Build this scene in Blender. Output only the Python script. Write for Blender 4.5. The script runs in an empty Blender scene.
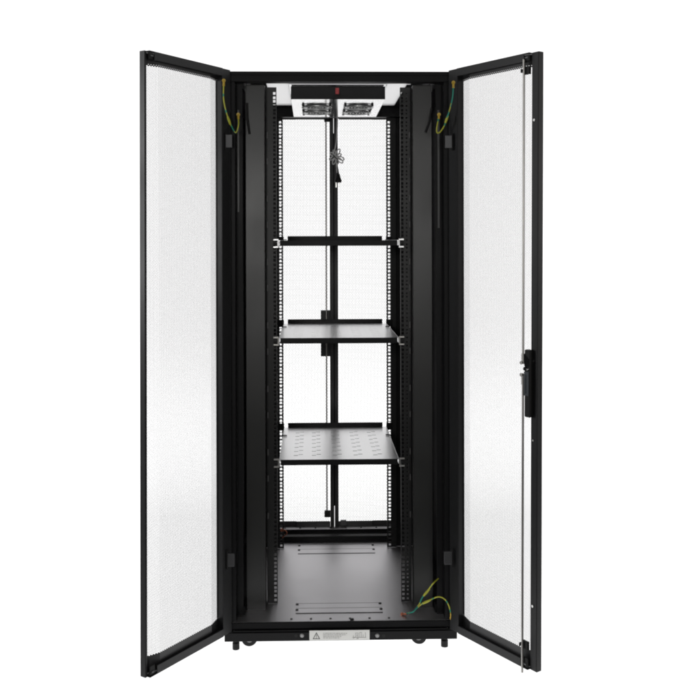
import bpy, math, random
import numpy as np
from mathutils import Vector

random.seed(4)
scene = bpy.context.scene
COL = scene.collection
R = math.radians

# ------------------------------------------------------------------ camera numbers
CX, CY, CZ, FPX, VX, VY = -0.0173, -3.156, 1.43, 912.0, 335.0, 240.0
YAW = R(1.38)        # the cabinet stands turned a little to the camera
ROLL = R(0.15)
_c, _s = math.cos(YAW), math.sin(YAW)
_ec = (CX * _c + CY * _s, -CX * _s + CY * _c)      # the eye in the cabinet's own frame


def at(px, py, y):
    """a photograph pixel turned into the point at depth y of the cabinet's own frame"""
    a, b = px - VX, py - VY
    a, b = a * math.cos(ROLL) - b * math.sin(ROLL), a * math.sin(ROLL) + b * math.cos(ROLL)
    dx, dy, dz = a / FPX, 1.0, -b / FPX
    ex, ey = dx * _c + dy * _s, -dx * _s + dy * _c
    t = (y - _ec[1]) / ey
    return (_ec[0] + ex * t, y, CZ + dz * t)


# ------------------------------------------------------------------ materials
def nodes(name):
    m = bpy.data.materials.new(name)
    m.use_nodes = True
    nt = m.node_tree
    b = nt.nodes['Principled BSDF']
    return m, nt, b


def paint(name, col, rough=0.45, metal=0.0, ior=1.5, bump=0.0, scale=900.0, vary=0.12, spec=0.5):
    m, nt, b = nodes(name)
    b.inputs['Metallic'].default_value = metal
    b.inputs['IOR'].default_value = ior
    b.inputs['Specular IOR Level'].default_value = spec
    tc = nt.nodes.new('ShaderNodeTexCoord')
    nz = nt.nodes.new('ShaderNodeTexNoise')
    nz.inputs['Scale'].default_value = 3.5
    nz.inputs['Detail'].default_value = 6
    nt.links.new(tc.outputs['Object'], nz.inputs['Vector'])
    mr = nt.nodes.new('ShaderNodeMapRange')
    mr.inputs['From Min'].default_value = 0.3
    mr.inputs['From Max'].default_value = 0.7
    mr.inputs['To Min'].default_value = rough * (1 - vary)
    mr.inputs['To Max'].default_value = min(1, rough * (1 + vary))
    nt.links.new(nz.outputs['Fac'], mr.inputs['Value'])
    nt.links.new(mr.outputs['Result'], b.inputs['Roughness'])
    mx = nt.nodes.new('ShaderNodeMix')
    mx.data_type = 'RGBA'
    mx.inputs['A'].default_value = (*[c * (1 - vary) for c in col], 1)
    mx.inputs['B'].default_value = (*[min(1, c * (1 + vary)) for c in col], 1)
    nt.links.new(nz.outputs['Fac'], mx.inputs['Factor'])
    nt.links.new(mx.outputs['Result'], b.inputs['Base Color'])
    if bump:
        n2 = nt.nodes.new('ShaderNodeTexNoise')
        n2.inputs['Scale'].default_value = scale
        n2.inputs['Detail'].default_value = 2
        nt.links.new(tc.outputs['Object'], n2.inputs['Vector'])
        bp = nt.nodes.new('ShaderNodeBump')
        bp.inputs['Strength'].default_value = bump
        bp.inputs['Distance'].default_value = 0.0004
        nt.links.new(n2.outputs['Fac'], bp.inputs['Height'])
        nt.links.new(bp.outputs['Normal'], b.inputs['Normal'])
    return m


M = {}
M['black'] = paint('black_powder_coat', (0.0056, 0.0056, 0.0061), 0.5, bump=0.25, spec=0.17)
M['door_black'] = paint('door_powder_coat', (0.0078, 0.0080, 0.0087), 0.46, bump=0.2, spec=0.34)
M['mesh'] = paint('perforated_black', (0.02, 0.02, 0.021), 0.4)
M['baffle'] = paint('charcoal_cover', (0.0062, 0.0064, 0.0060), 0.41, bump=0.25, spec=0.6)
M['rail'] = paint('rail_black', (0.0055, 0.0055, 0.0055), 0.45, spec=0.35)
M['shelf'] = paint('shelf_metal', (0.74, 0.74, 0.745), 0.29, metal=1.0, vary=0.05)
M['base'] = paint('base_metal', (0.57, 0.56, 0.575), 0.46, metal=1.0, vary=0.09)
M['zinc'] = paint('galvanised_sheet', (0.9, 0.9, 0.9), 0.13, metal=1.0, vary=0.05)
M['ear'] = paint('bright_zinc', (0.8, 0.8, 0.8), 0.42, metal=1.0)
M['chrome'] = paint('plated_steel', (0.62, 0.62, 0.61), 0.28, metal=1.0)
M['rod'] = paint('rod_steel', (0.42, 0.41, 0.39), 0.4, metal=1.0)
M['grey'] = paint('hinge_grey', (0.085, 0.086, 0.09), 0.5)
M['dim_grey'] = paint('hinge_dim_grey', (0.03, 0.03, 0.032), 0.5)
M['strip'] = paint('strip_grey', (0.055, 0.055, 0.055), 0.5)
M['handle'] = paint('handle_slate', (0.035, 0.042, 0.05), 0.45)
M['deep'] = paint('deep_black', (0.0035, 0.0035, 0.004), 0.55, spec=0.12)
M['rubber'] = paint('rubber_black', (0.007, 0.007, 0.007), 0.6, spec=0.3)
M['hub'] = paint('hub_grey', (0.30, 0.30, 0.30), 0.4)
M['label'] = paint('label_paper', (0.70, 0.70, 0.675), 0.6, vary=0.04)
M['ink'] = paint('label_ink', (0.05, 0.05, 0.05), 0.6)
M['faint_ink'] = paint('label_faint_ink', (0.33, 0.33, 0.32), 0.6)
M['red'] = paint('switch_red', (0.27, 0.007, 0.009), 0.35)
M['copper'] = paint('copper_lug', (0.55, 0.2, 0.12), 0.4, metal=0.6)
M['brass'] = paint('lug_yellow', (0.50, 0.33, 0.03), 0.4)
M['cord'] = paint('cord_grey', (0.55, 0.55, 0.55), 0.28)
M['pins'] = paint('plug_pins', (0.6, 0.6, 0.58), 0.3, metal=1.0)


def wire_mat(name, a, b_, share):
    """green and yellow striped earth wire; stripes run along the length"""
    m, nt, b = nodes(name)
    b.inputs['Roughness'].default_value = 0.45
    tc = nt.nodes.new('ShaderNodeTexCoord')
    wv = nt.nodes.new('ShaderNodeTexNoise')
    wv.inputs['Scale'].default_value = 42
    wv.inputs['Detail'].default_value = 1
    nt.links.new(tc.outputs['Object'], wv.inputs['Vector'])
    cr = nt.nodes.new('ShaderNodeValToRGB')
    cr.color_ramp.interpolation = 'CONSTANT'
    cr.color_ramp.elements[0].color = (*a, 1)
    cr.color_ramp.elements[1].color = (*b_, 1)
    cr.color_ramp.elements[1].position = share
    nt.links.new(wv.outputs['Fac'], cr.inputs['Fac'])
    nt.links.new(cr.outputs['Color'], b.inputs['Base Color'])
    return m


M['wire_yellow'] = wire_mat('wire_mostly_yellow', (0.02, 0.28, 0.16), (0.40, 0.40, 0.03), 0.40)
M['wire_green'] = wire_mat('wire_mostly_green', (0.01, 0.24, 0.17), (0.38, 0.38, 0.04), 0.64)

# translucent white stand-in for floor and backdrop: added light from below comes through
m, nt, b = nodes('backlit_white_sheet')
nt.nodes.remove(b)
tr = nt.nodes.new('ShaderNodeBsdfTranslucent')
tr.inputs['Color'].default_value = (0.99, 0.99, 0.99, 1)
df = nt.nodes.new('ShaderNodeBsdfDiffuse')
df.inputs['Color'].default_value = (0.95, 0.95, 0.95, 1)
ms = nt.nodes.new('ShaderNodeMixShader')
ms.inputs['Fac'].default_value = 0.08
nt.links.new(tr.outputs[0], ms.inputs[1])
nt.links.new(df.outputs[0], ms.inputs[2])
nt.links.new(ms.outputs[0], nt.nodes['Material Output'].inputs['Surface'])
M['backlit_white'] = m
f = m.copy()
f.name = 'added_shine_sheet'  # for the added sheet that brightens the roof underside
M['shine_sheet'] = f


# ------------------------------------------------------------------ mesh builder
class MB:
    def __init__(self, fr=None):
        self.v, self.f, self.m, self.s = [], [], [], []
        self.fr = fr or (lambda p: p)

    def add(self, vs, fs, mi=0, smooth=False):
        o = len(self.v)
        self.v += [self.fr(tuple(p)) for p in vs]
        for f in fs:
            self.f.append(tuple(i + o for i in f))
            self.m.append(mi)
            self.s.append(smooth)

    def box(self, x0, x1, y0, y1, z0, z1, mi=0):
        vs = [(x, y, z) for z in (z0, z1) for y in (y0, y1) for x in (x0, x1)]
        self.add(vs, [(0, 2, 3, 1), (4, 5, 7, 6), (0, 1, 5, 4), (2, 6, 7, 3), (0, 4, 6, 2), (1, 3, 7, 5)], mi)

    def cyl(self, p, q, r, n=16, mi=0, r2=None):
        p, q = Vector(p), Vector(q)
        d = (q - p).normalized()
        a = d.orthogonal().normalized()
        c = d.cross(a)
        r2 = r if r2 is None else r2
        vs = []
        for pt, rr in ((p, r), (q, r2)):
            for i in range(n):
                t = 2 * math.pi * i / n
                vs.append(tuple(pt + (a * math.cos(t) + c * math.sin(t)) * rr))
        self.add(vs, [(i, (i + 1) % n, n + (i + 1) % n, n + i) for i in range(n)], mi, True)
        self.add(vs[:n], [tuple(range(n))[::-1]], mi)
        self.add(vs[n:], [tuple(range(n))], mi)

    def tube(self, pts, r, n=10, mi=0, sub=8):
        """smooth tube through points (Catmull-Rom)"""
        P = [Vector(p) for p in pts]
        rs = r if isinstance(r, (list, tuple)) else [r] * len(P)
        Q, QR = [], []
        for i in range(len(P) - 1):
            p0, p1, p2, p3 = P[max(i - 1, 0)], P[i], P[i + 1], P[min(i + 2, len(P) - 1)]
            for k in range(sub):
                t = k / sub
                Q.append(0.5 * ((2 * p1) + (p2 - p0) * t + (2 * p0 - 5 * p1 + 4 * p2 - p3) * t * t
                                + (3 * p1 - p0 - 3 * p2 + p3) * t ** 3))
                QR.append(rs[i] * (1 - t) + rs[i + 1] * t)
        Q.append(P[-1])
        QR.append(rs[-1])
        a = (Q[1] - Q[0]).orthogonal().normalized()
        vs = []
        for i, q in enumerate(Q):
            d = (Q[min(i + 1, len(Q) - 1)] - Q[max(i - 1, 0)]).normalized()
            a = (a - d * a.dot(d)).normalized()
            c = d.cross(a)
            for k in range(n):
                t = 2 * math.pi * k / n
                vs.append(tuple(q + (a * math.cos(t) + c * math.sin(t)) * QR[i]))
        fs = []
        for i in range(len(Q) - 1):
            for k in range(n):
                k2 = (k + 1) % n
                fs.append((i * n + k, i * n + k2, (i + 1) * n + k2, (i + 1) * n + k))
        fs.append(tuple(range(n))[::-1])
        fs.append(tuple((len(Q) - 1) * n + k for k in range(n)))
        self.add(vs, fs, mi, True)

    def gridplate(self, a0, a1, b0, b1, holes, t, put, mi=0):
        """a plate a x b of thickness t with rectangular punched holes; put(a, b, c) places a point"""
        A = sorted({a0, a1} | {h[0] for h in holes} | {h[1] for h in holes})
        B = sorted({b0, b1} | {h[2] for h in holes} | {h[3] for h in holes})
        ia = {x: i for i, x in enumerate(A)}
        ib = {x: i for i, x in enumerate(B)}
        solid = np.ones((len(A) - 1, len(B) - 1), bool)
        for h in holes:
            solid[ia[h[0]]:ia[h[1]], ib[h[2]]:ib[h[3]]] = False
        nb = len(B)
        vs = [put(a, b, c) for c in (0, t) for a in A for b in B]
        off = len(A) * nb
        V = lambda i, j, k: i * nb + j + k * off
        fs = []
        na, nbb = solid.shape
        for i in range(na):
            for j in range(nbb):
                if not solid[i, j]:
                    continue
                fs.append((V(i, j, 0), V(i + 1, j, 0), V(i + 1, j + 1, 0), V(i, j + 1, 0)))
                fs.append((V(i, j, 1), V(i, j + 1, 1), V(i + 1, j + 1, 1), V(i + 1, j, 1)))
                for di, dj, e in ((-1, 0, ((0, 0), (0, 1))), (1, 0, ((1, 1), (1, 0))),
                                  (0, -1, ((1, 0), (0, 0))), (0, 1, ((0, 1), (1, 1)))):
                    ni, nj = i + di, j + dj
                    if not (0 <= ni < na and 0 <= nj < nbb) or not solid[ni, nj]:
                        (p, q), (r, s) = e
                        fs.append((V(i + p, j + q, 0), V(i + r, j + s, 0), V(i + r, j + s, 1), V(i + p, j + q, 1)))
        self.add(vs, fs, mi)

    def build(self, name, mats, parent=None, bevel=0.0, seg=2):
        me = bpy.data.meshes.new(name)
        me.from_pydata(self.v, [], self.f)
        if not isinstance(mats, (list, tuple)):
            mats = [mats]
        for mt in mats:
            me.materials.append(M[mt])
        me.polygons.foreach_set('material_index', self.m)
        me.polygons.foreach_set('use_smooth', self.s)
        me.update()
        o = bpy.data.objects.new(name, me)
        COL.objects.link(o)
        o.parent = parent
        if bevel:
            bv = o.modifiers.new('edge', 'BEVEL')
            bv.width = bevel
            bv.segments = seg
            bv.limit_method = 'ANGLE'
            bv.angle_limit = R(50)
        return o


def boxpart(name, dims, mat, parent, bevel=0.0015, fr=None):
    b = MB(fr)
    for d in (dims if isinstance(dims[0], (tuple, list)) else [dims]):
        b.box(*d)
    return b.build(name, mat, parent, bevel)


def honeycomb(u0, u1, z0, z1, pitch, ratio, turned, put, t, margins):
    """a perforated steel sheet: a real hexagonal lattice with wall thickness, closed by solid margins"""
    rad = pitch / math.sqrt(3)
    cells, blind = [], []
    if turned:      # rows of holes lie level
        nx = int((u1 - u0) / pitch) - 1
        nz = int((z1 - z0 - rad * 2) / (rad * 1.5))
        ang0 = math.pi / 6
        for j in range(nz):
            for i in range(nx):
                cells.append((u0 + pitch * (0.5 + i + 0.5 * (j % 2)), z0 + rad + j * rad * 1.5))
        for j in (-1, nz):
            for i in range(nx):
                blind.append((u0 + pitch * (0.5 + i + 0.5 * (j % 2)), z0 + rad + j * rad * 1.5))
    else:           # columns of holes stand upright
        nx = int((u1 - u0 - rad * 2) / (rad * 1.5))
        nz = int((z1 - z0) / pitch) - 1
        ang0 = 0
        for i in range(nx):
            for j in range(nz):
                cells.append((u0 + rad + i * rad * 1.5, z0 + pitch * (0.5 + j + 0.5 * (i % 2))))
        for i in range(nx):
            for j in (-1, nz):
                blind.append((u0 + rad + i * rad * 1.5, z0 + pitch * (0.5 + j + 0.5 * (i % 2))))
    cells = np.array(cells)
    n = len(cells)
    ang = ang0 + np.arange(6) * math.pi / 3
    ring = np.stack([np.cos(ang), np.sin(ang)], 1)
    outer = cells[:, None, :] + ring[None] * rad
    inner = cells[:, None, :] + ring[None] * rad * ratio
    key = np.round(outer.reshape(-1, 2) * 2e5).astype(np.int64)
    # nearest-key merge of the corners neighbours share
    key = np.round(key / 40.0).astype(np.int64)
    _, first, inv = np.unique(key[:, 0] * 10000019 + key[:, 1], return_index=True, return_inverse=True)
    ov = outer.reshape(-1, 2)[first]
    inv = inv.reshape(n, 6)
    no = len(ov)
    flat = np.concatenate([ov, inner.reshape(-1, 2)])
    nf = len(flat)
    V = put(flat[:, 0], flat[:, 1], np.zeros(nf))
    W = put(flat[:, 0], flat[:, 1], np.full(nf, t))
    verts = np.concatenate([V, W])
    ii = no + np.arange(n * 6).reshape(n, 6)
    ir, er = np.roll(ii, -1, 1), np.roll(inv, -1, 1)
    front = np.stack([inv, er, ir, ii], -1).reshape(-1, 4)
    back = np.stack([ii, ir, er, inv], -1).reshape(-1, 4) + nf
    wall = np.stack([ii, ir, ir + nf, ii + nf], -1).reshape(-1, 4)
    faces = np.concatenate([front, back, wall])
    mb_v = verts.tolist()
    mb_f = faces.tolist()
    # the unpunched cells that close each column or row
    bl = (np.array(blind)[:, None, :] + ring[None] * rad).reshape(-1, 2)
    for c, flip in ((0.0, 1), (t, -1)):
        o = len(mb_v)
        mb_v += put(bl[:, 0], bl[:, 1], np.full(len(bl), c)).tolist()
        for i in range(len(blind)):
            mb_f.append([o + i * 6 + k for k in range(6)][::flip])
    # solid margins, a hair thicker than the lattice, following the same folds
    for (a0, a1, b0, b1, steps) in margins:
        us = sorted(set(list(np.linspace(a0, a1, 2)) + [s for s in steps if a0 < s < a1]))
        o = len(mb_v)
        for c in (-0.0003, t + 0.0003):
            for bz in (b0, b1):
                p = put(np.array(us), np.full(len(us), bz), np.full(len(us), c))
                mb_v += p.tolist()
        k = len(us)
        for i in range(k - 1):
            a = o + i
            mb_f += [[a, a + 1, a + k + 1, a + k], [a + 2 * k, a + 3 * k, a + 3 * k + 1, a + 2 * k + 1],
                     [a, a + 2 * k, a + 2 * k + 1, a + 1], [a + k, a + k + 1, a + 3 * k + 1, a + 3 * k]]
        mb_f += [[o, o + k, o + 3 * k, o + 2 * k], [o + k - 1, o + 3 * k - 1, o + 4 * k - 1, o + 2 * k - 1]]
    b = MB()
    b.v, b.f = mb_v, mb_f
    b.m, b.s = [0] * len(mb_f), [False] * len(mb_f)
    return b


def thing(name, label, cat, loc=(0, 0, 0)):
    o = bpy.data.objects.new(name, None)
    o.empty_display_size = 0.1
    COL.objects.link(o)
    o.location = loc
    o['label'] = label
    o['category'] = cat
    return o


# ------------------------------------------------------------------ the setting
fo = MB()
fo.add([(-3.2, -0.44, 0), (3.2, -0.44, 0), (3.2, 1.6, 0), (-3.2, 1.6, 0)], [(0, 1, 2, 3)])
floor = fo.build('floor', 'backlit_white')
floor['kind'] = 'structure'
# the white sweep behind it: the same sheet curving up into a wall
bd = MB()
prof_b = [(1.6 + 1.4 * math.sin(a), 1.4 - 1.4 * math.cos(a)) for a in np.linspace(0, math.pi / 2, 25)] + [(3.0, 4.2)]
vs_b = [(x, y, z) for (y, z) in prof_b for x in (-3.2, 3.2)]
bd.add(vs_b, [(2 * k, 2 * k + 1, 2 * k + 3, 2 * k + 2) for k in range(len(prof_b) - 1)], 0, True)
backdrop = bd.build('backdrop', 'backlit_white')
backdrop['kind'] = 'structure'

# ------------------------------------------------------------------ the cabinet
cab = thing('server_cabinet', 'tall black server cabinet with perforated doors swung open, standing on a white floor', 'cabinet')
cab.rotation_euler.z = YAW
HW = 0.40
ROOF_Z, FLOOR_Z = 2.000, 0.111

# roof: an inner sheet and a black cover, with openings added to look bright in front of and beside the fan tray
cut = [(-.262, .266, .060, .1885), (-.262, -.180, .1885, .700), (.180, .252, .1885, .700)]
b = MB()
b.gridplate(-HW + .003, HW - .003, 0.036, 0.945, cut, 0.0025, lambda a, c, t: (a, c, ROOF_Z + t))
b.build('roof_panel', 'zinc', cab)
b = MB()
b.gridplate(-HW, HW, 0.0, 0.95, cut, 0.0025, lambda a, c, t: (a, c, ROOF_Z + .0100 + t))
b.build('roof_cover', 'black', cab)
b = MB()
b.box(-.270, .270, .050, .715, ROOF_Z + .0040, ROOF_Z + .0050)  # added translucent sheet standing in for the bright sheen under the roof
b.build('roof_shine_sheet', 'shine_sheet', cab)
b = MB()
b.box(-HW, HW, -0.004, 0.035, 1.977, ROOF_Z - .0005)
b.box(-HW, HW, -0.004, -0.0005, ROOF_Z - .0005, ROOF_Z + .0125)
hd = b.build('front_header', 'black', cab, 0.001)
boxpart('rear_header', (-HW + .03, HW - .03, 0.72, 0.76, 1.953, ROOF_Z - .001), 'black', cab)
b = MB()
b.box(-HW + .02, HW - .02, 0.90, 0.935, 1.9925, ROOF_Z - .001)
b.build('rear_top_beam', 'black', cab, 0.001)
for s in (-1, 1):
    b = MB()
    x0, x1 = sorted((s * 0.397, s * 0.399))
    b.box(x0, x1, 0.056, 0.89, 0.05, ROOF_Z - .001)
    b.build('side_panel', 'black', cab)
    # posts: folded C sections
    b = MB()
    x = sorted((s * 0.362, s * 0.40))
    b.box(x[0], x[1], 0.0, 0.004, 0.112, 1.9765)
    x = sorted((s * 0.362, s * 0.366))
    b.box(x[0], x[1], 0.0045, 0.055, 0.112, 1.9765)
    x = sorted((s * 0.340, s * 0.3615))
    b.box(x[0], x[1], 0.050, 0.055, 0.112, 1.9765)
    x = sorted((s * 0.396, s * 0.40))
    b.box(x[0], x[1], 0.0045, 0.055, 0.112, 1.9765)
    # pressed slots show as small raised ribs along the post
    for k in range(8):
        z = 0.30 + k * 0.21
        x = sorted((s * 0.372, s * 0.379))
        b.box(x[0], x[1], -0.0012, -0.0002, z, z + 0.055)
    b.build('frame_post', 'black', cab, 0.002, 3)
    b = MB()
    x = sorted((s * 0.35, s * 0.3965))
    b.box(x[0], x[1], 0.86, 0.895, 0.05, 1.992)
    b.build('frame_post', 'black', cab, 0.001)
    # upper and lower side beams between the posts
    b = MB()
    x = sorted((s * 0.335, s * 0.3955))
    b.box(x[0], x[1], 0.06, 0.86, 1.962, 1.998)
    b.build('side_beam', 'black', cab, 0.001)
    b = MB()
    x = sorted((s * 0.335, s * 0.3955))
    b.box(x[0], x[1], 0.06, 0.86, FLOOR_Z + .001, FLOOR_Z + .030)
    b.build('side_beam', 'black', cab, 0.001)

# base
b = MB()
b.box(-HW + .006, HW - .006, 0.002, 0.86, FLOOR_Z - .003, FLOOR_Z)
base = b.build('base_panel', 'base', cab)
b = MB()
b.box(-HW + .004, HW - .004, 0.0025, 0.94, 0.060, 0.066)
b.build('base_underside', 'black', cab)


def cover_plate(x0, x1, y0, y1, sc):
    b = MB()
    b.box(x0, x1, y0, y1, FLOOR_Z + .0002, FLOOR_Z + .0016)
    o = b.build('cover_plate', 'base', base)
    g = MB()
    e = 0.0008
    for (a0, a1, c0, c1) in ((x0, x1, y0 - e * 2.2, y0 - .0002), (x0, x1, y1 + .0002, y1 + e * 2.2), (x0, x1, (y0 + y1) / 2 - e, (y0 + y1) / 2 + e)):
        g.box(a0, a1, c0, c1, FLOOR_Z + .0004, FLOOR_Z + .0019)
    g.build('plate_seam', 'strip', base)
    for x in (x0 + .004, x1 - .004):
        for y in sc:
            q = MB()
            q.cyl((x, y, FLOOR_Z + .0018), (x, y, FLOOR_Z + .0035), 0.0054, 12)
            q.build('screw', 'rubber', base)


cover_plate(-0.158, 0.150, 0.070, 0.152, (0.096, 0.146))
cover_plate(-0.160, 0.165, 0.682, 0.786, (0.722, 0.776))
for k in range(6):
    x = -0.172 + k * 0.068
    q = MB()
    q.cyl((x, 0.022, FLOOR_Z + .0003), (x, 0.022, FLOOR_Z + .0018), 0.0042, 10)
    q.build('screw', 'strip', base)
boxpart('notch_plug', (0.032, 0.045, 0.004, 0.016, FLOOR_Z + .0003, FLOOR_Z + .004), 'rubber', base)

b = MB()
b.box(-HW, HW, -0.004, 0.0015, 0.0885, FLOOR_Z - .0005)
b.build('front_sill', 'deep', cab, 0.0018, 3)
b = MB()
b.box(-HW - .001, HW + .001, -0.014, 0.002, 0.0500, 0.0800)
b.box(-HW + .03, HW - .03, -0.0095, 0.001, 0.0802, 0.0862)
skirt = b.build('plinth_skirt', 'black', cab, 0.0018, 3)
for px in (302.0, 377.3):
    p = at(px, 635.6, -0.0142)
    q = MB()
    q.cyl((p[0], -0.0142, p[2]), (p[0], -0.0185, p[2]), 0.0072, 16, 0, 0.005)
    q.build('bolt', 'hub', skirt)
for px in (296.0, 383.6):
    p = at(px, 635.8, -0.0142)
    q = MB()
    q.cyl((p[0], -0.0138, p[2]), (p[0], -0.0146, p[2]), 0.006, 14)
    q.build('bolt_hole', 'rubber', skirt)

# warning label
q = MB()
YL = -0.0142


def lab(px0, px1, py0, py1, mi, lift):
    a, c = at(px0, py0, YL), at(px1, py1, YL)
    q.box(a[0], c[0], YL - lift, YL - lift + 0.0002, c[2], a[2], mi)


lab(309.4, 369.6, 630.6, 639.6, 0, 0.0005)


def labline(pts, w, mi=1):
    for (xa, ya), (xb, yb) in zip(pts[:-1], pts[1:]):
        a, c = Vector(at(xa, ya, YL - 0.0009)), Vector(at(xb, yb, YL - 0.0009))
        d = (c - a).normalized()
        nn = Vector((-d.z, 0, d.x)) * (w / 2)
        a, c = a - d * w * .4, c + d * w * .4
        q.add([tuple(a + nn), tuple(a - nn), tuple(c - nn), tuple(c + nn)], [(0, 1, 2, 3)], mi)


labline([(316.4, 632.9), (313.2, 638.8), (319.6, 638.8), (316.4, 632.9)], 0.0022)
labline([(316.4, 634.7), (316.4, 636.9)], 0.0016)
labline([(316.4, 637.7), (316.4, 638.1)], 0.0016)
rr = random.Random(8)
for row, (y, x1) in enumerate(((633.2, 347.5), (634.75, 346.0), (636.3, 341.0), (637.85, 340.0))):
    x = 323.2
    while x < x1:
        w = rr.uniform(0.8, 2.6)
        k = x
        while k < min(x + w, x1):      # each small word is a run of letter strokes
            lab(k, k + 0.26, y - 0.42, y + 0.42, 2, 0.0008)
            k += 0.42
        lab(x, min(x + w, x1), y - 0.12, y + 0.12, 2, 0.0007)
        x += w + 0.6
# pictogram of a cabinet on its feet
labline([(352.5, 637.4), (366.0, 637.4)], 0.0010)
labline([(355.6, 637.2), (355.6, 633.0), (358.2, 633.0), (358.2, 637.2)], 0.0009)
labline([(359.8, 637.2), (359.8, 632.4), (361.6, 632.4), (361.6, 637.2)], 0.0009)
labline([(365.4, 632.4), (365.4, 637.4)], 0.0010)
labline([(353.4, 635.4), (353.4, 637.4)], 0.0009)
labline([(353.0, 638.6), (354.6, 637.6)], 0.0009)
labline([(356.4, 638.6), (358.4, 638.6), (357.4, 637.8)], 0.0009)
labline([(363.2, 634.6), (363.2, 637.0)], 0.0009)
labline([(357.0, 634.4), (357.0, 636.4)], 0.0012)
q.build('warning_label', ['label', 'ink', 'faint_ink'], skirt)

# rear sill
boxpart('rear_sill', (-HW + .05, HW - .05, 0.828, 0.858, FLOOR_Z + .0005, FLOOR_Z + .025), 'black', cab)
rs2 = MB()
rs2.box(-HW + .03, HW - .03, 0.90, 0.902, 0.06, 0.1425)
rs2.build('rear_step', 'black', cab)
b = MB()
b.box(-HW + .03, HW - .03, 0.900, 0.936, 0.1432, 0.1452)
rstep = b.build('rear_step_top', 'base', cab)
b = MB()
b.box(-HW + .03, HW - .03, 0.859, 0.8995, 0.1225, 0.1245)
b.build('rear_gutter', 'base', cab)
for k in range(8):
    x = -0.29 + k * 0.068
    w = MB()
    w.cyl((x, 0.914, 0.1453), (x, 0.914, 0.148), 0.004, 10)
    w.build('screw', 'rubber', rstep)

# ------------------------------------------------------------------ covers beside the rails
for s in (-1, 1):
    b = MB()
    x = sorted((s * 0.2655, s * 0.3335))
    b.box(x[0], x[1], 0.108, 0.110, 0.106, 1.985)
    x = sorted((s * 0.3315, s * 0.3335))
    b.box(x[0], x[1], 0.1105, 0.17, 0.106, 1.96)
    x = sorted((s * 0.2655, s * 0.2675))
    b.box(x[0], x[1], 0.1105, 0.157, 0.106, 1.985)
    cov = b.build('side_cover', 'baffle', cab, 0.0008)
    # dark strap hanging from the top of the cover
    b = MB()
    pts = [(247.0, 103), (247.4, 118), (249.6, 134)] if s < 0 else [(431.8, 108), (429.5, 122), (425.6, 132.5)]
    P = [at(a, c, 0.1035) for a, c in pts]
    for w0, w1 in zip(P[:-1], P[1:]):
        b.cyl(w0, w1, 0.004, 8)
    b.build('strap', 'rubber', cov)
    b = MB()
    x = sorted((s * 0.262, s * 0.372))
    b.box(x[0], x[1], 0.762, 0.764, 0.112, 1.992)
    b.build('rear_cover', 'black', cab)
    # light strip fixed in the recess beside the post
    b = MB()
    px = 238.2 if s < 0 else 438.4
    p, p2 = at(px, 110, 0.046), at(px, 212 if s < 0 else 228, 0.046)
    b.box(p[0] - .0035, p[0] + .0035, 0.044, 0.049, p2[2], p[2])
    b.build('edge_strip', 'strip', cab, 0.0006)
    # cable lugs between cover and rail
    for k in range(13):
        z = 0.42 + k * 0.115 + (k % 2) * 0.02
        b = MB()
        xx = s * 0.2585
        b.box(xx - .0022, xx + .0022, 0.1545, 0.1588, z, z + 0.022)
        b.build('lance_tab', 'strip', cov)


# ------------------------------------------------------------------ mounting rails
def rail(s, y, z0, z1, inner, outer):
    b = MB()
    holes = []
    z = z0 + 0.012
    k = 0
    while z < z1 - 0.012:
        c = 0.2325
        holes.append((c - .00475, c + .00475, round(z - .00475, 5), round(z + .00475, 5)))
        if y < 0.5 and s > 0:
            holes.append((.2485 - .0032, .2485 + .0032, round(z - .0032, 5), round(z + .0032, 5)))
        z += (0.01588, 0.01588, 0.0127)[k % 3]
        k += 1
    b.gridplate(inner, outer, z0, z1, holes, 0.002, lambda a, c, t: (s * a, y + t, c))
    x = sorted((s * (outer - .002), s * outer))
    b.box(x[0], x[1], y + .0025, y + .045, z0, z1)
    x = sorted((s * inner, s * (inner + .0016)))
    b.box(x[0], x[1], y + .0022, y + .010, z0, z1)
    return b.build('mounting_rail', 'rail', cab)


for s in (-1, 1):
    rail(s, 0.160, 0.112, 1.985, 0.2250, 0.2620)
    rail(s, 0.750, 0.112, 1.958, 0.2215, 0.2620)

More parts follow.
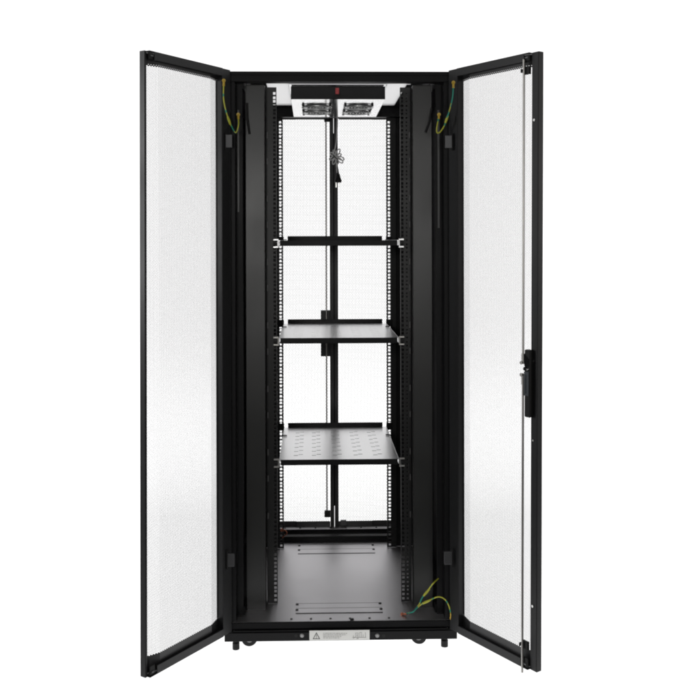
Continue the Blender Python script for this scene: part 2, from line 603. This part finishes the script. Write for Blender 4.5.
# ------------------------------------------------------------------ fan tray
TZ = 1.947
b = MB()
b.box(-0.1725, 0.1725, 0.1925, 0.675, TZ, TZ + .0012)
b.box(-0.1725, -0.1713, 0.1925, 0.675, TZ + .0014, 1.995)
b.box(0.1713, 0.1725, 0.1925, 0.675, TZ + .0014, 1.995)
tray = b.build('fan_tray', 'zinc', cab)
boxpart('tray_front', (-0.173, 0.173, 0.190, 0.1922, TZ - .0006, 1.9935), 'black', tray, 0.0006)
p = at(337.2, 91.2, 0.188)
b = MB()
b.box(p[0] - .009, p[0] + .009, 0.1865, 0.1899, p[2] - .0145, p[2] + .0145, 0)
b.box(p[0] - .0065, p[0] + .0065, 0.1835, 0.1868, p[2] - .0115, p[2] + .0115, 1)
b.build('power_switch', ['rubber', 'red'], tray, 0.0008)
for x in (-0.078, 0.083):
    for y in (0.372, 0.524):
        g = MB()
        hole = TZ - .0006
        n = 40
        vs = [(x + 0.054 * math.cos(2 * math.pi * i / n), y + 0.054 * math.sin(2 * math.pi * i / n), hole) for i in range(n)]
        g.add(vs, [tuple(range(n))], 0)
        for rad in (0.014, 0.026, 0.038, 0.050, 0.058):
            ring = [(x + rad * math.cos(2 * math.pi * i / 28), y + rad * math.sin(2 * math.pi * i / 28), TZ - .005) for i in range(29)]
            g.tube(ring, 0.0013, 6, 1, 1)
        for a in range(4):
            t = math.pi / 4 + a * math.pi / 2
            g.cyl((x + .012 * math.cos(t), y + .012 * math.sin(t), TZ - .004), (x + .074 * math.cos(t), y + .074 * math.sin(t), TZ - .004), 0.0014, 6, 1)
            g.cyl((x + .073 * math.cos(t), y + .073 * math.sin(t), TZ - .007), (x + .073 * math.cos(t), y + .073 * math.sin(t), TZ - .0003), 0.0045, 10, 0)
        g.build('fan_grille', ['rubber', 'chrome'], tray)


# ------------------------------------------------------------------ shelves
def shelf(z, ear='rod'):
    y0, y1 = 0.162, 0.742
    hw0, hw1 = 0.2165, 0.2165
    holes = []
    for c in (-0.150, -0.083, -0.005, 0.072, 0.145):
        for k in range(7):
            y = 0.225 + k * 0.066
            holes.append((round(c - .017, 4), round(c - .001, 4), round(y, 4), round(y + .0075, 4)))
            holes.append((round(c + .001, 4), round(c + .017, 4), round(y + .015, 4), round(y + .0225, 4)))
    b = MB()
    b.gridplate(-hw0, hw0, y0 + .0015, y1 - .0015, holes, 0.0015, lambda a, c, t: (a, c, z - t))
    for h in holes:      # lips turned down behind each slot, added to make it look dark
        b.box(h[0], h[1], h[3] + .0001, h[3] + .0012, z - .0095, z - .0016)
    o = b.build('shelf', 'shelf', cab)
    boxpart('front_lip', (-0.213, 0.213, y0 - .0012, y0 + .001, z - .0195, z + .0005), 'black', o, 0.0006)
    boxpart('back_lip', (-0.202, 0.202, y1 - .0012, y1 + .0008, z - .012, z + .0185), 'black', o, 0.0006)
    for s in (-1, 1):
        b = MB()
        x = sorted((s * 0.217, s * 0.2182))
        b.box(x[0], x[1], y0 + .004, y1 + .002, z - .018, z + .0012)
        b.build('side_flange', 'shelf', o)
        # slotted fixing ears: front pair forked and bright, rear pair black
        e = MB()
        xa, xb = 0.2186, 0.2375
        for (za, zb) in ((0.000, 0.006), (-0.0265, -0.0205)):
            x = sorted((s * xa, s * xb))
            e.box(x[0], x[1], y0 - .006, y0 - .0042, z + za, z + zb)
        x = sorted((s * xa, s * (xa + .0035)))
        e.box(x[0], x[1], y0 - .006, y0 - .0042, z - .0203, z - .0002)
        e.build('fixing_ear', ear, o, 0.0006)
        e = MB()
        e.cyl((s * .2325, y0 - .004, z - .0103), (s * .2325, y0 - .009, z - .0103), 0.0052, 12)
        e.build('fixing_bolt', 'rubber', o)
        e = MB()
        x = sorted((s * 0.2184, s * 0.2440))
        e.box(x[0], x[1], y1 - .001, y1 + .001, z - .014, z + .016)
        e.build('fixing_ear', 'black', o, 0.0006)
        e = MB()
        x = sorted((s * 0.2015, s * 0.2180))
        e.box(x[0], x[1], 0.560, 0.566, z + .0015, z + .005)
        e.build('stop_tab', 'rubber', o)
    return o


s1 = shelf(1.4285, 'ear')
s2 = shelf(CZ - 98.0 / 275.0)
s3 = shelf(CZ - 219.6 / 275.0)
s1['label'] = 'topmost shelf seen edge on'

# ------------------------------------------------------------------ front doors
DZ0, DZ1, DW = 0.0885, 2.0135, 0.400


def front_door(s, ux, uy):
    """u runs from the hinge to the free edge, v from the outer face inwards"""
    n = math.hypot(ux, uy)
    ux, uy = ux / n, uy / n
    # inward: towards the middle and the camera
    nx = -s * abs(uy)
    ny = -abs(ux)
    hx, hy = s * HW, -0.004

    hang = 0.012 if s > 0 else -0.002                 # the free edge hangs a little out of true

    def P(u, v, z):
        return (hx + s * (ux * u - hang * u / DW * (DZ1 - z) / 1.925) + nx * v, hy + uy * u + ny * v, z)
    F = lambda p: P(*p)
    b = MB(F)
    b.box(0.0, 0.002, 0, 0.030, DZ0, DZ1)
    b.box(0.0022, 0.044, 0.028, 0.030, DZ0, DZ1)
    b.box(0.042, 0.044, 0.0005, 0.0278, DZ0, DZ1)
    lip = 0.392 if s < 0 else 0.372
    b.box(lip, DW - .0022, 0.0195, 0.0215, DZ0, DZ1)
    b.box(DW - .002, DW, 0.0, 0.0215, DZ0, DZ1)
    b.box(lip, lip + .002, 0.0005, 0.0193, DZ0, DZ1)
    b.box(0.0445, lip - .0005, 0.0, 0.034, DZ1 - .0025, DZ1)
    b.box(0.0445, lip - .022, 0.032, 0.034, DZ1 - .027, DZ1 - .003)
    b.box(0.0445, lip - .022, 0.022, 0.0315, DZ1 - .027, DZ1 - .0255)
    b.box(0.0445, lip - .030, 0.032, 0.034, DZ0 + .003, DZ0 + .027)
    b.box(0.0445, lip - .030, 0.022, 0.0315, DZ0 + .0255, DZ0 + .027)
    b.box(0.0445, lip - .0005, 0.0, 0.033, DZ0, DZ0 + .0025)
    door = b.build('front_door', 'door_black', cab, 0.0009)
    # perforated panel with its two long folds
    va, vb = 0.004, 0.021
    folds = (0.046, 0.094, 0.338, 0.386)

    def prof(u):
        return np.interp(u, folds, (va, vb, vb, va))

    def put(u, z, t):
        v = prof(u) + t
        return np.stack([hx + s * (ux * u - hang * u / DW * (DZ1 - z) / 1.925) + nx * v, hy + uy * u + ny * v, z], 1)
    z0, z1 = DZ0 + .054, DZ1 - .034
    hb = honeycomb(0.046, 0.3935, z0, z1, 0.0049, 0.87, False, put, 0.0006,
                   [(0.040, 0.398, DZ0 + .0035, z0 + .0004, folds), (0.040, 0.398, z1 - .0032, DZ1 - .0035, folds),
                    (0.0395, 0.0475, z0 + .0045, z1 - .0075, folds), (0.3895, 0.3975, z0 + .0045, z1 - .0075, folds)])
    hb.build('mesh_panel', 'mesh', door)
    # corner plugs and their screws
    for z, f in ((DZ0 + .012, 1), (DZ1 - .016, 1)):
        c = MB(F)
        c.box(lip - .026, lip - .002, 0.024, 0.030, z - .009, z + .022 if z < 1 else z + .010)
        c.build('corner_plug', 'rubber', door, 0.003)
        c = MB(F)
        c.box(lip - .020, lip - .008, 0.0304, 0.0325, z - .001, z + .004)
        c.build('screw', 'grey', door, 0.001)
    if s > 0:
        for py in (121.0, 361.0, 440.0, 605.0):
            z = CZ - (py - VY) / 320.0
            c = MB(F)
            c.cyl((0.383, 0.0216, z), (0.383, 0.0245, z), 0.0040 if py in (121.0, 605.0) else 0.0028, 12)
            c.build('screw', 'chrome', door)
        # lock rods
        U, V = 0.350, 0.034
        zt = CZ + (240 - 60) / 319.0
        for za, zb in ((CZ - (363.0 - 240) / 319, zt), (CZ - (672.5 - 240) / 319, CZ - (376 - 240) / 319)):
            c = MB(F)
            c.cyl((U, V, za), (U, V, zb), 0.0037, 14)
            end = za if za > 0.8 else zb
            e0, e1 = (end, end + .028) if za > 0.8 else (end - .028, end)
            c.cyl((U, V, e0), (U, V, e1), 0.0056, 12)
            c.build('lock_rod', 'rod', door)
        for zz in (CZ - (363.0 - 240) / 319, CZ - (375.0 - 240) / 319):
            c = MB(F)
            c.cyl((U, V, zz), (U + .016, V - .004, zz - .002), 0.0042, 10)
            c.cyl((U - .001, V + .002, zz), (U - .001, V + .009, zz), 0.0055, 10)
            c.build('rod_pin', 'rod', door)
        for zz in (zt - .035, DZ0 + .072):
            c = MB(F)
            c.box(U - .009, U + .018, V - .013, V - .0045, zz - .012, zz + .012)
            c.box(U - .009, U - .006, V - .0043, V + .006, zz - .006, zz + .006)
            c.build('rod_guide', 'rubber', door, 0.001)
        zf = lambda py: CZ - (py - 240) / 319.0
        c = MB(F)
        c.box(0.3605, 0.3835, 0.0216, 0.040, zf(416.5), zf(349.5))
        lock = c.build('lock_body', 'rubber', door, 0.003)
        c = MB(F)
        c.box(0.3625, 0.3815, 0.0403, 0.0440, zf(395), zf(371))
        c.box(0.3645, 0.3720, 0.0443, 0.0468, zf(393), zf(374))
        c.build('lock_cover', 'handle', door, 0.002)
        c = MB(F)
        for k in range(4):
            c.box(0.3625 + k * .0049, 0.3652 + k * .0049, 0.0403, 0.0425, zf(366), zf(354) - k * .004)
        c.cyl((0.368, 0.0403, zf(368.2)), (0.368, 0.0470, zf(368.2)), 0.0062, 14)
        c.build('lock_cylinder', 'black', door, 0.0006)
        c = MB(F)
        c.cyl((0.3765, 0.0403, zf(368.6)), (0.3765, 0.0450, zf(368.6)), 0.0034, 12)
        c.build('screw', 'chrome', door)
        door['label'] = 'right front door with two long lock rods'
    else:
        door['label'] = 'left front door without lock rods'
    return P


front_door(-1, 0.565, -0.825)
front_door(1, 0.563, -0.8265)

# hinges
for px0, px1, py0, py1, roundy in ((225.6, 232.0, 134.5, 147.5, 0), (445.2, 452.0, 135.5, 148.0, 0),
                                   (227.0, 234.6, 553.5, 567.0, 1), (444.0, 452.4, 551.5, 565.0, 1)):
    a, c = at(px0, py0, -0.050), at(px1, py1, -0.050)
    b = MB()
    b.box(a[0], c[0], -0.0500, -0.0430, c[2], a[2])
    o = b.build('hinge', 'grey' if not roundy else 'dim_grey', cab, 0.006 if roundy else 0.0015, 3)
    q = MB()
    xm = c[0] if px0 > 300 else a[0]
    q.cyl((xm, -0.045, c[2] - .008), (xm, -0.045, a[2] + .008), 0.004, 12)
    q.build('hinge_pin', 'rubber', o)

# ------------------------------------------------------------------ rear doors
RZ0, RZ1 = 0.1000, 1.9910
for s in (-1, 1):
    yb = 0.940
    b = MB()
    x = sorted((s * 0.0011, s * 0.0185))
    b.box(x[0], x[1], yb - .018, yb + .004, RZ0, RZ1)
    x = sorted((s * 0.352, s * 0.375))
    b.box(x[0], x[1], yb - .002, yb + .004, RZ0, RZ1)
    x = sorted((s * 0.0187, s * 0.3518))
    b.box(x[0], x[1], yb - .001, yb + .004, RZ1 - .012, RZ1)
    rd = b.build('rear_door', 'door_black', cab, 0.0008)
    folds = (0.019, 0.03, 0.168, 0.176, 0.351)

    def putr(u, z, t, s=s):
        y = 0.9405 + np.interp(u, folds, (0, 0, 0, 0.004, 0.004)) + t
        return np.stack([s * u, y, z], 1)
    z0, z1 = 0.1665, 1.980
    hb = honeycomb(0.0205, 0.352, z0, z1, 0.0078, 0.862, True, putr, 0.0007,
                   [(0.019, 0.3515, RZ0 + .001, z0 + .0004, folds), (0.019, 0.3515, z1 - .006, RZ1 - .0125, folds)])
    hb.build('mesh_panel', 'mesh', rd)
    if s < 0:
        # cover strip over the gap between the rear doors, rod and lock
        c = MB()
        c.box(-0.010, 0.010, 0.9445, 0.9465, 0.235, 1.910)
        c.build('cover_strip', 'black', rd)
        c = MB()
        pt, pb = at(325.9, 119, 0.915), at(325.9, 516, 0.915)
        c.cyl((pt[0], 0.915, pb[2]), (pt[0], 0.915, pt[2]), 0.0036, 12)
        c.build('lock_rod', 'rod', rd)
        for (x0, x1, y0, y1) in ((324.2, 330.2, 117.4, 121.8), (324.4, 330.4, 510.6, 517.2)):
            a, c2 = at(x0, y0, 0.912), at(x1, y1, 0.912)
            c = MB()
            c.box(a[0], c2[0], 0.9085, 0.921, c2[2], a[2])
            c.build('rod_guide', 'rubber', rd, 0.002)
        a, c2 = at(320.8, 310.4, 0.92), at(330.2, 356.4, 0.92)
        c = MB()
        c.box(a[0], c2[0], 0.919, 0.940, c2[2], a[2])
        c.build('lock_body', 'door_black', rd, 0.002)
    else:
        a, c2 = at(340.5, 521.0, 0.92), at(346.5, 525.5, 0.92)
        c = MB()
        c.box(a[0], c2[0], 0.926, 0.9385, c2[2], a[2])
        c.build('door_latch', 'grey', rd, 0.001)

# ------------------------------------------------------------------ earth wires
def earth_wire(pts, depth, mats, lugs, sleeves=()):
    """pts: (px, py, material) runs; lugs and sleeves are small fittings on it"""
    o = None
    b = MB()
    for run, mi in pts:
        b.tube([at(x, y, d) for (x, y, d) in run], 0.0024, 10, mi, 8)
    o = b.build('earth_wire', mats, cab)
    for (x0, y0, d0), (x1, y1, d1), mt in lugs:
        c = MB()
        c.tube([at(x0, y0, d0), at(x1, y1, d1)], [0.0036, 0.0042], 10, 0, 3)
        p = Vector(at(x0, y0, d0))
        c.cyl(p + Vector((0, -.002, 0)), p + Vector((0, .003, 0)), 0.0062, 14)
        c.build('cable_lug', mt, o)
    for (x0, y0, d0), (x1, y1, d1) in sleeves:
        c = MB()
        c.tube([at(x0, y0, d0), at((x0 + x1) / 2, (y0 + y1) / 2, (d0 + d1) / 2), at(x1, y1, d1)], [0.0034, 0.0046, 0.0032], 10, 0, 5)
        c.build('sleeve', 'wire_yellow', o)
    return o


WM = ['wire_yellow', 'wire_green']
d0, d1 = -0.066, -0.040
earth_wire([([(223.8, 84, d0), (223.5, 97, d0), (225.2, 108, d0), (228.8, 120, -0.058), (232.6, 128.5, d1)], 0),
            ([(232.6, 128.5, d1), (235.4, 132.8, d1), (237.2, 130.5, d1)], 1),
            ([(237.2, 130.5, d1), (238.6, 124, d1), (238.3, 117, -0.030)], 0)], 0, WM,
           [((223.8, 80.5, d0), (223.8, 86, d0), 'brass'), ((238.2, 114.5, -0.030), (238.4, 119, -0.032), 'brass')],
           [((227.6, 116.5, -0.06), (230.4, 124.5, -0.050))])
earth_wire([([(453.4, 86, d0), (452.6, 97, d0), (450.5, 106.5, d0), (447.8, 116, -0.058)], 1),
            ([(447.8, 116, -0.058), (444.6, 125, -0.050), (440.6, 131.5, d1), (437.6, 133, d1), (436.6, 130, d1), (437.6, 123, d1), (438.8, 117.5, -0.030)], 0)], 0, WM,
           [((453.4, 82.5, d0), (453.4, 88, d0), 'brass'), ((439.0, 114.5, -0.030), (438.7, 119, -0.032), 'brass')],
           [((448.0, 115.5, -0.058), (445.2, 123, -0.054))])
e0, e1 = 0.03, 0.06
earth_wire([([(404.5, 614, 0.045), (408.5, 613, 0.02), (413.5, 611.4, -0.005), (419, 604.6, -0.01), (421.5, 599, -0.012), (424, 595.0, -0.012)], 1),
            ([(424, 595, -0.012), (428.5, 589.5, -0.012), (433, 583.5, -0.032), (438.4, 578.5, 0.0)], 0),
            ([(413.5, 611.4, -0.032), (419, 606.0, -0.014), (423.0, 603.2, -0.02)], 1),
            ([(423.0, 603.2, -0.02), (430, 600, -0.022), (438, 596.8, -0.022), (444.5, 599, -0.022), (449, 606, -0.022), (451.2, 615.5, -0.022)], 0)], 0, WM,
           [((402.2, 614.3, 0.045), (406.5, 613.8, 0.03), 'copper'), ((451.4, 618.0, -0.022), (451.0, 613.0, -0.022), 'brass')],
           [((423.4, 596.0, -0.012), (429.8, 588.6, -0.011)), ((422.4, 603.6, -0.02), (430.4, 600.0, -0.022))])
earth_wire([([(281.5, 529.5, 0.74), (285.5, 530.5, 0.73), (287.0, 533.5, 0.735), (284.5, 535.5, 0.745), (282.0, 538.0, 0.75)], 0)], 0, ['copper'],
           [((281.8, 530, 0.745), (283.5, 530.2, 0.74), 'copper')])


# ------------------------------------------------------------------ feet and castors
def castor(x, y, turn):
    b = MB()
    b.box(x - .026, x + .026, y - .028, y + .028, 0.0560, 0.0598)
    ca, sa = math.cos(turn), math.sin(turn)
    o = b.build('castor', 'black', cab, 0.001)
    def W(t, w, z):
        return (x + ca * t - sa * w, y + sa * t + ca * w, z)
    t = MB()
    t.cyl(W(0, -.012, 0.028), W(0, .012, 0.028), 0.028, 28)
    t.build('wheel', 'rubber', o, 0.002)
    h = MB()
    h.cyl(W(0, -.0145, 0.028), W(0, .0145, 0.028), 0.0135, 20)
    h.build('hub', 'hub', o, 0.0008)
    f = MB(lambda p: W(*p))
    for w in (-.0175, .0150):
        f.box(-.012, .012, w, w + .0025, 0.023, 0.0558)
    f.build('fork', 'black', o, 0.001)


def foot(x, y):
    b = MB()
    b.cyl((x, y, 0.0), (x, y, 0.022), 0.0125, 20, 0)
    b.cyl((x, y, 0.0222), (x, y, 0.060), 0.0065, 12, 0)
    b.build('levelling_foot', 'rubber', cab, 0.001)


castor(-0.322, 0.075, R(8))
castor(0.279, 0.075, R(-14))
castor(-0.30, 0.80, R(30))
castor(0.30, 0.80, R(-20))
for x in (-0.3665, 0.3655):
    foot(x, 0.045)
    foot(x, 0.85)

# ------------------------------------------------------------------ the power cord hanging behind the fan tray
yc = 0.695
top = at(337.2, 118.5, 0.68)
off = Vector(at(336, 157, yc))
cord = thing('power_cord', 'coiled grey power cord with a black plug hanging below the fan tray', 'power cord',
             (off.x * _c - off.y * _s, off.x * _s + off.y * _c, off.z))
cord.rotation_euler.z = YAW
mk = lambda: MB(lambda p: tuple(Vector(p) - off))
b = mk()
path = [(337.2, 113.5, .68), (337.4, 124, .69), (336.4, 140, yc), (334.6, 150, yc),
        # turns of the loosely tied coil: each goes out from the tie and back
        (331.8, 157.0, yc - 0.008),
        (329.5, 158.6, yc - 0.008),
        (330.0, 160.0, yc - 0.008),
        (332.7, 159.4, yc - 0.008),
        (336.2, 156.6, yc - 0.008),
        (333.1, 160.4, yc - 0.011),
        (332.5, 163.5, yc - 0.011),
        (333.9, 164.1, yc - 0.011),
        (335.5, 161.4, yc - 0.011),
        (335.6, 156.6, yc - 0.011),
        (338.8, 161.3, yc - 0.014),
        (341.8, 163.1, yc - 0.014),
        (342.9, 161.7, yc - 0.014),
        (340.7, 158.8, yc - 0.014),
        (336.2, 156.6, yc - 0.014),
        (339.3, 156.3, yc - 0.017),
        (341.1, 154.9, yc - 0.017),
        (340.7, 153.9, yc - 0.017),
        (338.5, 154.3, yc - 0.017),
        (335.6, 156.6, yc - 0.017),
        (333.1, 153.4, yc - 0.020),
        (330.6, 152.5, yc - 0.020),
        (330.0, 153.7, yc - 0.020),
        (332.0, 155.6, yc - 0.020),
        (336.2, 156.6, yc - 0.020),
        (339.1, 153.1, yc - 0.023),
        (340.0, 150.0, yc - 0.023),
        (338.7, 149.2, yc - 0.023),
        (336.8, 151.7, yc - 0.023),
        (335.6, 156.6, yc - 0.023),
        (335.8, 161.1, yc - 0.026),
        (337.0, 163.7, yc - 0.026),
        (338.3, 163.4, yc - 0.026),
        (338.1, 160.4, yc - 0.026),
        (336.2, 156.6, yc - 0.026),
        (340.0, 159.7, yc - 0.029),
        (343.3, 160.1, yc - 0.029),
        (343.8, 158.5, yc - 0.029),
        (340.9, 156.7, yc - 0.029),
        (335.6, 156.6, yc - 0.029),
        (335.7, 152.5, yc - 0.032),
        (334.4, 150.2, yc - 0.032),
        (333.2, 150.6, yc - 0.032),
        (333.6, 153.3, yc - 0.032),
        (336.2, 156.6, yc - 0.032),
        (336.4, 163.0, yc - .02), (337.0, 173.0, yc - .016)]
b.tube([at(*p) for p in path], 0.0026, 10, 0, 8)
b.build('cable', 'cord', cord)
b = mk()
b.tube([at(*p) for p in [(336.6, 163, yc - .012), (338.0, 171, yc - .008), (338.4, 176, yc - .006)]], 0.0034, 10, 0, 6)
p0, p1, p2 = at(338.2, 174, yc - .008), at(338.2, 180.0, yc - .008), at(338.2, 182.6, yc - .008)
b.cyl(p0, p1, 0.0060, 14, 0, 0.0135)
b.cyl(p1, p2, 0.0150, 16, 0, 0.0135)
b.build('plug', 'rubber', cord)
b = mk()
for px in (336.2, 339.2):
    a, c = at(px, 182.4, yc - .010), at(px, 187.4, yc - .010)
    b.box(a[0] - .0022, a[0] + .0022, a[1] - .001, a[1] + .001, c[2], a[2])
b.build('pins', 'pins', cord)
b = mk()
tie = [Vector(at(333.2, 155.2, yc - .034)), Vector(at(335.4, 157.6, yc - .036)), Vector(at(338.4, 159.6, yc - .034))]
b.tube(tie, 0.0016, 8, 0, 5)
b.build('cable_tie', 'rubber', cord)

# ------------------------------------------------------------------ light: a white studio, brightest behind and beneath
w = bpy.data.worlds.new('World')
scene.world = w
w.use_nodes = True
nt = w.node_tree
bg = nt.nodes['Background']
tc = nt.nodes.new('ShaderNodeTexCoord')
sp = nt.nodes.new('ShaderNodeSeparateXYZ')
nt.links.new(tc.outputs['Generated'], sp.inputs[0])


def ramp(sock, a, b_, lo, hi):
    r = nt.nodes.new('ShaderNodeMapRange')
    r.interpolation_type = 'SMOOTHSTEP'
    r.inputs['From Min'].default_value = a
    r.inputs['From Max'].default_value = b_
    r.inputs['To Min'].default_value = lo
    r.inputs['To Max'].default_value = hi
    nt.links.new(sock, r.inputs['Value'])
    return r.outputs['Result']


back = ramp(sp.outputs['Y'], 0.0, 0.6, 0.05, 1.5)
nt.links.new(back, bg.inputs['Strength'])
bg.inputs['Color'].default_value = (1.0, 0.995, 0.998, 1)


def area(name, loc, target, sx, sy, power, col=(1, 1, 1)):
    l = bpy.data.lights.new(name, 'AREA')
    l.shape = 'RECTANGLE'
    l.size, l.size_y = sx, sy
    l.energy = power
    l.color = col
    o = bpy.data.objects.new(name, l)
    COL.objects.link(o)
    o.location = loc
    d = Vector(target) - Vector(loc)
    o.rotation_euler = d.to_track_quat('-Z', 'Y').to_euler()
    return o


area('softbox', (-0.62, -3.3, 1.60), (-0.3, 0.1, 1.5), 0.5, 0.45, 18.5, (1.0, 0.99, 0.965))
area('softbox', (0.72, -3.3, 1.60), (0.3, 0.1, 1.6), 0.5, 0.55, 12.5, (1.0, 0.985, 0.965))
area('strip_light', (3.0, -1.1, 1.75), (0.6, -0.3, 1.5), 0.6, 1.3, 14.0, (1.0, 0.97, 0.94))
area('strip_light', (-3.4, -0.95, 1.75), (-0.6, -0.3, 1.5), 0.7, 1.3, 45.0)
# added lamp under the floor, shining up to keep it white and shadowless
area('underfloor_fill', (0, 1.48, -0.05), (0, 1.48, 1), 6.4, 3.84, 68.0)
# added overhead lamp that only brightens the sheet in the roof
area('roof_fill', (0, 0.4, 3.05), (0, 0.4, 1), 0.9, 0.8, 6.0)

# ------------------------------------------------------------------ camera and output
cd = bpy.data.cameras.new('camera')
cam = bpy.data.objects.new('camera', cd)
COL.objects.link(cam)
cam.location = (CX, CY, CZ)
cam.rotation_euler = (R(90), ROLL, 0)
cd.sensor_width = 36
cd.lens = FPX * 36 / 700
cd.shift_x = (350 - VX) / 700
cd.shift_y = -(350 - VY) / 700
cd.clip_start = 0.05
cd.clip_end = 100
scene.camera = cam
scene.render.resolution_x = scene.render.resolution_y = 1024
scene.view_settings.view_transform = 'Standard'
scene.view_settings.look = 'None'
scene.view_settings.exposure = 0
scene.view_settings.gamma = 1
scene.cycles.filter_width = 2.0
scene.cycles.max_bounces = 8
scene.cycles.diffuse_bounces = 4
scene.cycles.glossy_bounces = 5
scene.cycles.sample_clamp_indirect = 6
